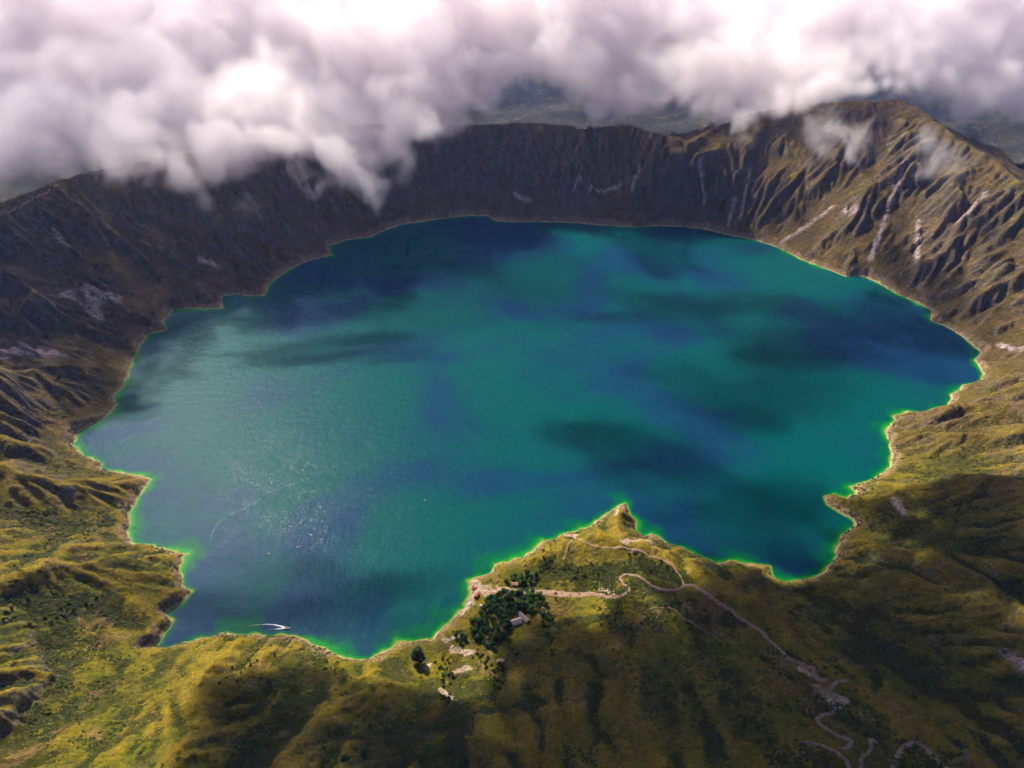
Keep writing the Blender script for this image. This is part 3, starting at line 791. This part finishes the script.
def trunk_mesh(h, r0, seed):
    r = random.Random(seed); bm = bmesh.new()
    def limb(a, b, ra, rb):
        d = (b - a).normalized(); t = d.orthogonal().normalized(); u = d.cross(t); rings = []
        for p, q in ((a, ra), ((a + b) / 2 + t * r.uniform(-.04, .04) * h, (ra + rb) / 2), (b, rb)):
            rings.append([bm.verts.new(p + t * math.cos(k * PI / 3) * q + u * math.sin(k * PI / 3) * q) for k in range(6)])
        for i in range(2):
            for k in range(6): bm.faces.new((rings[i][k], rings[i][(k + 1) % 6], rings[i + 1][(k + 1) % 6], rings[i + 1][k]))
        bm.faces.new(rings[-1]); bm.faces.new(rings[0][::-1])
    limb(Vector((0, 0, -1)), Vector((0, 0, h * .85)), r0, r0 * .3)
    for i in range(6):
        a = r.uniform(0, 2 * PI); z = h * r.uniform(.3, .7); L = h * r.uniform(.18, .3)
        limb(Vector((0, 0, z)), Vector((math.cos(a) * L, math.sin(a) * L, z + L * .7)), r0 * .4, r0 * .1)
    me = bpy.data.meshes.new('trunk'); bm.to_mesh(me); bm.free(); return me

def make_tree(name, rx, h, n, leaf, lobes, seed, mat, trunk_h=None):
    root = empty(name)
    cm = crown_mesh('crown', rx, h * .86, h * .14, n, leaf, lobes, seed); cm.materials.append(mat)
    c = bpy.data.objects.new('crown', cm); COL.objects.link(c); c.parent = root
    tm = trunk_mesh(trunk_h or h * .9, .05 * h * .5, seed); tm.materials.append(BARK)
    t = bpy.data.objects.new('trunk', tm); COL.objects.link(t); t.parent = root
    return root
def dup(root):
    r = root.copy(); COL.objects.link(r)
    for ch in list(root.children):
        c = ch.copy(); COL.objects.link(c); c.parent = r
    return r
_used = set()
def plant(proto, x, y, s, label, cat, group, sink=.3, rz=None):
    o = dup(proto) if proto.name in _used else proto
    _used.add(proto.name)
    o.location = (x, y, hz(x, y) - sink); o.scale = (s, s, s * random.uniform(.9, 1.15)); o.rotation_euler = (0, 0, random.uniform(0, 6.28) if rz is None else rz)
    return tag(o, label, cat, group)

grove = [make_tree('evergreen_tree', 5.2, 8.5, 420, 1.0, 9, 20 + i, LEAF_DARK) for i in range(4)]
def in_poly_px(poly, spacing, seed):
    r = random.Random(seed); W = [pick(*p)[:2] for p in poly]
    xs = [p[0] for p in W]; ys = [p[1] for p in W]; out = []
    for k in range(6000):
        x, y = r.uniform(min(xs), max(xs)), r.uniform(min(ys), max(ys))
        if inside(np.array([x]), np.array([y]), W)[0] and all((x - a) ** 2 + (y - b) ** 2 > spacing ** 2 for a, b in out): out.append((x, y))
    return out
n_ = 0
for poly, lab in (
    ([(486,603),(496,594),(510,590.5),(528,591),(541,597),(547,606),(538,611),(529,614),(521,612),(512,620),(509,632),(505,641),(490,648),(477,642),(470,634),(474,623),(481,613)], 'dark evergreen tree in the dense grove between the sandy landing and the pale lodge'),
    ([(503,582),(515,576),(530,574),(538,578),(534,585),(524,586.5),(512,584)], 'dark evergreen tree in the small clump above the landing track'),
    ([(541,616),(548,614),(552,620),(550,628),(543,626)], 'dark evergreen tree in the short clump right of the pale lodge'),
    ([(455,634),(462,632),(466,641),(460,645)], 'dark evergreen tree in the clump at the left edge of the grove')):
    for x, y in in_poly_px(poly, 6.6, 50 + n_):
        n_ += 1
        plant(grove[n_ % 4], x, y, random.uniform(.55, 1.3), lab, 'tree', 'evergreen trees of the lakeside grove')
big = make_tree('broad_tree', 10.5, 25, 1300, 1.35, 15, 77, LEAF_OLIVE)
x, y, z = pick(419, 662); plant(big, x, y, 1, 'lone tall dark tree standing by itself at the water edge left of the grove', 'tree', None)
md_ = make_tree('round_tree', 5, 11, 480, .95, 8, 91, LEAF_OLIVE)
for px, py, sc, lab in ((517,657,.9,'single dark tree on the meadow below the pale lodge'),(500,668,1.0,'single dark tree beside the bare patch below the grove'),(544,612,.6,'small round tree at the right end of the grove clearing'),
    (366,757,1.2,'dark round tree low on the shaded ridge at the bottom edge'),(346,764,1.1,'dark tree left of its twin on the shaded bottom ridge'),(465,762,1.0,'small dark tree near the bottom of the shaded gully'),
    (60,380,1.1,'lone dark tree on the sunlit spur at the left edge'),(452,676,.7,'small tree in the green gully below the beach'),(556,600,.5,'small dark bush tree beside the wide pale track')):
    x, y, z = pick(px, py); plant(md_, x, y, sc, lab, 'tree', None)

# bushes scattered over the near slopes
bushes = [make_tree('bush', 2.6, 3.6, 110, .75, 5, 200 + i, LEAF_OLIVE, 1.6) for i in range(3)]
def bush_run(pix, n, spread, lab, seed, s0=.6, s1=1.3):
    r = random.Random(seed); W = [pick(*p)[:2] for p in pix]
    for k in range(n):
        q = r.random() * (len(W) - 1) if len(W) > 1 else 0; i = int(q); f = q - i
        b = W[min(i + 1, len(W) - 1)]; a = W[i]
        x = a[0] * (1 - f) + b[0] * f + r.gauss(0, spread); y = a[1] * (1 - f) + b[1] * f + r.gauss(0, spread)
        if hz(x, y) < 1.2: continue
        plant(bushes[k % 3], x, y, r.uniform(s0, s1), lab, 'bush', 'bushes scattered over the near slopes')
bush_run([(442,660),(446,675),(447,690),(446,705)], 34, 4, 'green bush in the hedge line running down from the beach', 1)
bush_run([(477,655),(487,662),(496,675),(500,690)], 30, 5, 'green bush in the line below the left half of the grove', 2)
bush_run([(255,648),(262,655),(240,668),(225,690)], 30, 8, 'small dark bush on the sunlit headland at the left', 3, .5, 1.0)
bush_run([(545,560),(575,572),(600,573),(640,560),(670,570)], 34, 8, 'dark bush on the green mound of the peninsula', 4)
bush_run([(545,635),(550,648),(556,660)], 14, 4, 'dark bush in the row leading down from the lodge meadow', 5)
bush_run([(650,600),(690,604),(640,615),(600,625)], 34, 12, 'dark bush on the slope beside the faint lower path', 6)
bush_run([(300,665),(330,668),(360,690)], 18, 8, 'small bush along the shaded ridge above the water', 7, .5, .9)
bush_run([(20,610),(60,620),(110,600)], 24, 18, 'dark bush on the terraced slope at the left edge', 8, .7, 1.4)

# ground cover: low scrub too many to count
def scrub():
    r = np.random.default_rng(8); n = 320000
    a = r.uniform(R(-50), R(50), n); q = np.exp(r.uniform(math.log(330), math.log(1500), n))
    x = q * np.sin(a); y = q * np.cos(a)
    ok = (x > GX0 + 50) & (x < GX1 - 50) & (y > GY0 + 50); x = x[ok]; y = y[ok]
    h = height(x, y); con = bil(CONC, x, y); fl = bil(FLOW, x, y)
    m = con * .9 + fl * .3 + fbm(x / 60, y / 60, 5, 301, .6) * 1.3 + r.uniform(-.15, .15, len(x))
    md = bil(MD, x, y)
    W = [pick(*p)[:2] for p in [(548,562),(575,572),(600,575),(640,562),(680,577)]]
    m += .7 * (1 - sstep(8, 22, seg_dist(x, y, W)))
    ok = (h > 2.5) & (m > .52) & (md < .5); x = x[ok]; y = y[ok]; h = h[ok]
    x, y, h = x[:26000], y[:26000], h[:26000]; n = len(x)
    ico = bmesh.new(); bmesh.ops.create_icosphere(ico, subdivisions=1, radius=1)
    iv = np.array([v.co[:] for v in ico.verts]); fi = np.array([[v.index for v in f.verts] for f in ico.faces]); ico.free()
    sc = r.uniform(.5, 1.5, n) * (1 + .3 * (np.hypot(x, y) > 900))
    J = 1 + r.uniform(-.38, .38, (n, len(iv), 1))
    V = iv[None] * J * sc[:, None, None] * np.array([1.15, 1.15, .75]); V[:, :, 0] += x[:, None]; V[:, :, 1] += y[:, None]; V[:, :, 2] += (h + sc * .2)[:, None]
    F = fi[None] + (np.arange(n) * len(iv))[:, None, None]
    o = mesh_obj('scrub', V.reshape(-1, 3), F.reshape(-1, 3), LEAF_OLIVE, smooth=False); tag(o, kind='stuff')
scrub()

# ------------------------------------------------------------------ buildings
def bxm(bm, x0, x1, y0, y1, z0, z1):
    t = bmesh.ops.create_cube(bm, size=1)
    for v in t['verts']: v.co = Vector(((x0 + x1) / 2 + v.co.x * (x1 - x0), (y0 + y1) / 2 + v.co.y * (y1 - y0), (z0 + z1) / 2 + v.co.z * (z1 - z0)))
def prism(bm, w_, d, z0, rise, over=.5, th=.25):
    W = w_ / 2 + over; D = d / 2 + over
    e = z0 - over * rise / (d / 2)
    top = z0 + rise
    P = [(-D, e), (0, top), (D, e), (D, e - th), (0, top - th), (-D, e - th)]
    A = [bm.verts.new((-W, a, b)) for a, b in P]; B = [bm.verts.new((W, a, b)) for a, b in P]
    n = len(P)
    for i in range(n): bm.faces.new((A[i], A[(i + 1) % n], B[(i + 1) % n], B[i]))
    bm.faces.new(A[::-1]); bm.faces.new(B)
    bmesh.ops.recalc_face_normals(bm, faces=bm.faces)
WALL_W = simple_mat('whitewash', (.55, .50, .44), (.70, .66, .60), .8)
WALL_B = simple_mat('earth_wall', (.26, .17, .11), (.36, .25, .17), .8)
ROOF_P = simple_mat('weathered_pale_roof', (.36, .25, .21), (.50, .37, .31), .6)
ROOF_R = simple_mat('red_roof', (.38, .09, .05), (.50, .16, .10), .6)
ROOF_O = simple_mat('faded_orange_roof', (.50, .22, .13), (.60, .32, .22), .6)
DARKM = simple_mat('dark_glass', (.02, .02, .025), (.04, .04, .045), 1, .2, .5)
WOOD = simple_mat('wood', (.10, .06, .035), (.17, .11, .07), 2)
WHITE = simple_mat('white_paint', (.72, .72, .70), (.80, .80, .78), 1, .4, .4)

def house(name, px, py, w_, d, h, rise, rz, wall, roof, label, cat='house', group=None, loc=None):
    x, y, z = loc or pick(px, py)
    root = empty(name, (x, y, z), R(rz)); tag(root, label, cat, group)
    bm = bmesh.new(); bxm(bm, -w_ / 2, w_ / 2, -d / 2, d / 2, -3, h)
    g = [bm.verts.new((s_ * (w_ / 2), a, b)) for s_ in (-1, 1) for a, b in ((-d / 2, h), (d / 2, h), (0, h + rise))]
    bm.faces.new(g[:3]); bm.faces.new(g[3:][::-1])
    bm_obj('wall', bm, wall, root)
    bm = bmesh.new(); prism(bm, w_, d, h + .28, rise); bm_obj('roof', bm, roof, root)
    bm = bmesh.new(); bxm(bm, -.5, .5, -d / 2 - .06, -d / 2, 0, 2.0); bm_obj('door', bm, WOOD, root)
    for sx in (-w_ * .3, w_ * .3):
        bm = bmesh.new(); bxm(bm, sx - .55, sx + .55, -d / 2 - .05, -d / 2, 1, 2.1); bm_obj('window', bm, DARKM, root)
    return root
house('lodge', 516.5, 623, 14, 9, 4, 2.6, 20, WALL_W, ROOF_P, 'larger pale lodge at the grove clearing, nearest wing with flat-toned roof', 'lodge')
house('lodge', 523.5, 619.5, 19, 6.5, 4, 2.8, -48, WALL_B, ROOF_P, 'long narrow pinkish roofed lodge wing slanting behind the pale lodge', 'lodge')
house('cabin', 515, 585, 9.5, 5.5, 2.8, 1.6, -8, WALL_W, ROOF_O, 'small cabin with pale pink roof between the clump and the grove on the track', 'cabin')
house('cabin', 494.5, 594.5, 9, 6, 2.8, 1.7, -20, WALL_B, ROOF_O, 'cabin with orange roof at the grove edge beside the sandy landing', 'cabin')
house('boathouse', 474.5, 589, 6, 4, 2.4, 1.3, -15, WALL_W, ROOF_R, 'bright red roofed kiosk nearest the water on the landing', 'kiosk')
house('boathouse', 477, 596, 8, 4.5, 2.5, 1.3, 60, WALL_B, ROOF_R, 'dull red roofed shed behind the kiosk on the landing', 'shed')
house('hut', 634.3, 551.5, 6, 4.5, 2.4, 1.5, 5, WALL_B, ROOF_P, 'small dark hut with pale roof beside the upper path on the peninsula', 'hut')
house('hut', 555.5, 593.5, 3.2, 2.4, 2.0, .9, 10, WOOD, WALL_B, 'tiny dark shelter standing on the wide pale track', 'hut')
hs = random.Random(4)
for i, (px, py, w_, rf, lab) in enumerate(((577,125.5,14,ROOF_O,'leftmost orange roofed house of the village on the far rim'),(581,124.2,12,ROOF_P,'pale roofed house second from the left in the far rim village'),(585,125.0,16,ROOF_O,'orange house in the middle of the far rim village in front of the pale one'),
    (588,123.4,13,ROOF_P,'pale house behind the middle of the far rim village'),(592,124.2,15,ROOF_O,'orange house right of the middle of the far rim village'),(596,123.4,12,ROOF_O,'small orange house second from the right in the far rim village'),(601,122.8,14,ROOF_P,'pale house at the right end of the far rim village'))):
    x, y, z = pick(px, py + 4.5); y += 6; house('village_house', 0, 0, w_, 9, 7, 3.5, hs.uniform(-30, 30), WALL_W, rf, lab, 'house', 'houses of the village on the far rim', loc=(x, y, hz(x, y)))

# canopies and boats on the landing
def tent(px, py, s_, rz, label):
    x, y, z = pick(px, py); root = empty('shade_tent', (x, y, z), R(rz)); tag(root, label, 'tent')
    bm = bmesh.new(); t = bmesh.ops.create_cone(bm, segments=4, radius1=s_, radius2=.15, depth=s_ * .5, cap_ends=True)
    for v in t['verts']: v.co.z += 2.3 + s_ * .25
    bm_obj('canopy', bm, WHITE, root)
    for a in range(4):
        bm = bmesh.new(); an = a * PI / 2; cx, cy_ = math.cos(an) * s_ * .9, math.sin(an) * s_ * .9
        bxm(bm, cx - .06, cx + .06, cy_ - .06, cy_ + .06, -.3, 2.4); bm_obj('pole', bm, WOOD, root)
tent(470, 605, 3.6, 20, 'white canopy at the water edge of the landing')
tent(481, 606.5, 2.8, 45, 'smaller white canopy by the grove corner of the landing')

def hull_bm(L, B, Hh, n=12):
    bm = bmesh.new(); rings = []
    for i in range(n + 1):
        t = i / n; x = (t - .5) * L; w_ = B / 2 * (1 - max(0, (t - .45) / .55) ** 2.2) * (.82 + .18 * min(1, t * 4)); w_ = max(w_, .02)
        sh = Hh * (1 + .35 * max(0, (t - .5) * 2) ** 2)
        rings.append([bm.verts.new(p) for p in ((x, -w_, sh), (x, -w_ * .8, .15 * Hh), (x, 0, -.25 * Hh * (1 - t ** 4)), (x, w_ * .8, .15 * Hh), (x, w_, sh), (x, w_ * .86, sh - .02), (x, w_ * .7, .3 * Hh), (x, 0, .22 * Hh), (x, -w_ * .7, .3 * Hh), (x, -w_ * .86, sh - .02))])
    for a, b in zip(rings, rings[1:]):
        for k in range(10): bm.faces.new((a[k], a[(k + 1) % 10], b[(k + 1) % 10], b[k]))
    bm.faces.new(rings[0][::-1]); bm.faces.new(rings[-1]); bmesh.ops.recalc_face_normals(bm, faces=bm.faces); return bm
x, y = unproject(287.5, 628.3, 0)
boat = empty('motorboat', (x, y, .1), R(-6)); tag(boat, 'white motorboat speeding past the left headland with a foaming wake', 'boat')
bm_obj('hull', hull_bm(9.5, 3.0, 1.1), WHITE, boat, True)
bm = bmesh.new(); bxm(bm, -1.6, 1.4, -1.1, 1.1, 1.9, 2.02); bm_obj('canopy', bm, ROOF_R, boat)
for sx in (-1.4, 1.2):
    for sy in (-1, 1):
        bm = bmesh.new(); bxm(bm, sx - .04, sx + .04, sy - .04, sy + .04, .5, 1.9); bm_obj('canopy_post', bm, WOOD, boat)
for sx in (-2.4, -1, .4, 1.8):
    bm = bmesh.new(); bxm(bm, sx - .2, sx + .2, -1.05, 1.05, .55, .68); bm_obj('seat', bm, WOOD, boat)
bm = bmesh.new(); bxm(bm, -5.3, -4.8, -.25, .25, .1, 1.5); bm_obj('outboard_motor', bm, DARKM, boat)

KC = [simple_mat('kayak_shell_yellow', (.60, .40, .06), (.66, .46, .10), 1, .4, .4), WHITE, simple_mat('kayak_shell_orange', (.6, .2, .06), (.66, .25, .1), 1, .4, .4)]
for i, (px, py, rz, lab) in enumerate(((269,553.6,20,'kayak alone on the water nearest the left shore, lowest of the scattered ones'),(311,535,-30,'kayak topmost of the little cluster below the sun glitter'),(318.5,539,10,'kayak right of the centre of the cluster below the sun glitter'),
    (321.8,539.2,60,'kayak at the right end of the cluster below the sun glitter'),(298,547,0,'left kayak of the lower pair below the sun glitter'),(301.5,546,35,'right kayak of the lower pair below the sun glitter'),(425,500,80,'kayak far out alone on the open middle of the lake'))):
    x, y = unproject(px, py, 0); k = empty('kayak', (x, y, .06), R(rz)); tag(k, lab, 'kayak', 'kayaks out on the lake')
    bm_obj('hull', hull_bm(5.2, 1.1, .45), KC[i % 3], k, True)
    bm = bmesh.new(); bxm(bm, -.3, .1, -.3, .3, .12, .3); bm_obj('seat', bm, DARKM, k)
    bm = bmesh.new(); bxm(bm, .3, .36, -1.1, 1.1, .52, .57); bm_obj('paddle', bm, WOOD, k)

# foam and old wake
def foam_mat(name, thr, col):
    m, t, o = new_mat(name); b = NB(t); pos = b.n('ShaderNodeNewGeometry').outputs['Position']
    e = b.attr('edge'); nn_ = b.noise(pos, .55, 5, .7)
    f = b.ramp(b.math('ADD', nn_, b.math('MULTIPLY', e, .55)), thr, thr + .22)
    tr = b.n('ShaderNodeBsdfTransparent'); p = b.bsdf(col, .6, .3); mx = b.n('ShaderNodeMixShader')
    b.put(mx.inputs[0], f); t.links.new(tr.outputs[0], mx.inputs[1]); t.links.new(p.outputs[0], mx.inputs[2]); t.links.new(mx.outputs[0], o.inputs[0]); return m
def ribbon(name, pix, widths, mat, z):
    C = catmull([(*unproject(px, py, 0), w_) for (px, py), w_ in zip(pix, widths)], 1.2)
    d = np.gradient(C[:, :2], axis=0); L = np.hypot(d[:, 0], d[:, 1])[:, None] + 1e-6; nr = np.stack([-d[:, 1], d[:, 0]], 1) / L
    rows = [np.concatenate([C[:, :2] + nr * (k * C[:, 2])[:, None], np.full((len(C), 1), z)], 1) for k in (-.5, 0, .5)]
    A = np.stack(rows, 1).reshape(-1, 3); f = []
    for i in range(len(C) - 1):
        for k in range(2): f.append((i * 3 + k, i * 3 + k + 1, i * 3 + 4 + k, i * 3 + 3 + k))
    o = mesh_obj(name, A, np.array(f), mat); tr = np.linspace(0, 1, len(C)) ** 1.0
    e = np.stack([-.6 + tr * .5, tr * .9, -.6 + tr * .5], 1) if mat is FOAM else np.stack([tr * 0 - .2, tr * 0 + .55, tr * 0 - .2], 1); fattr(o, 'edge', e.ravel()); tag(o, kind='stuff'); return o
FOAM = foam_mat('foam', .62, (.75, .78, .76)); OLD = foam_mat('old_wake', .72, (.16, .30, .29))
ribbon('wake_foam', [(222,629.5),(240,627),(256,625),(270,624.3),(278,625.5),(286,628)], [.8, 1.2, 2, 3.5, 5, 5.5], FOAM, .06)
ribbon('wake_foam', [(261,631),(268,629.5),(276,629),(286,628)], [1.5, 3, 4, 4.5], FOAM, .08)
ribbon('old_wake', [(211,540),(213,531),(222,520),(238,511),(254,503),(266,494),(283,487),(310,478),(345,462)], [9, 9, 8, 7, 6, 6, 5, 5, 4], OLD, .05)
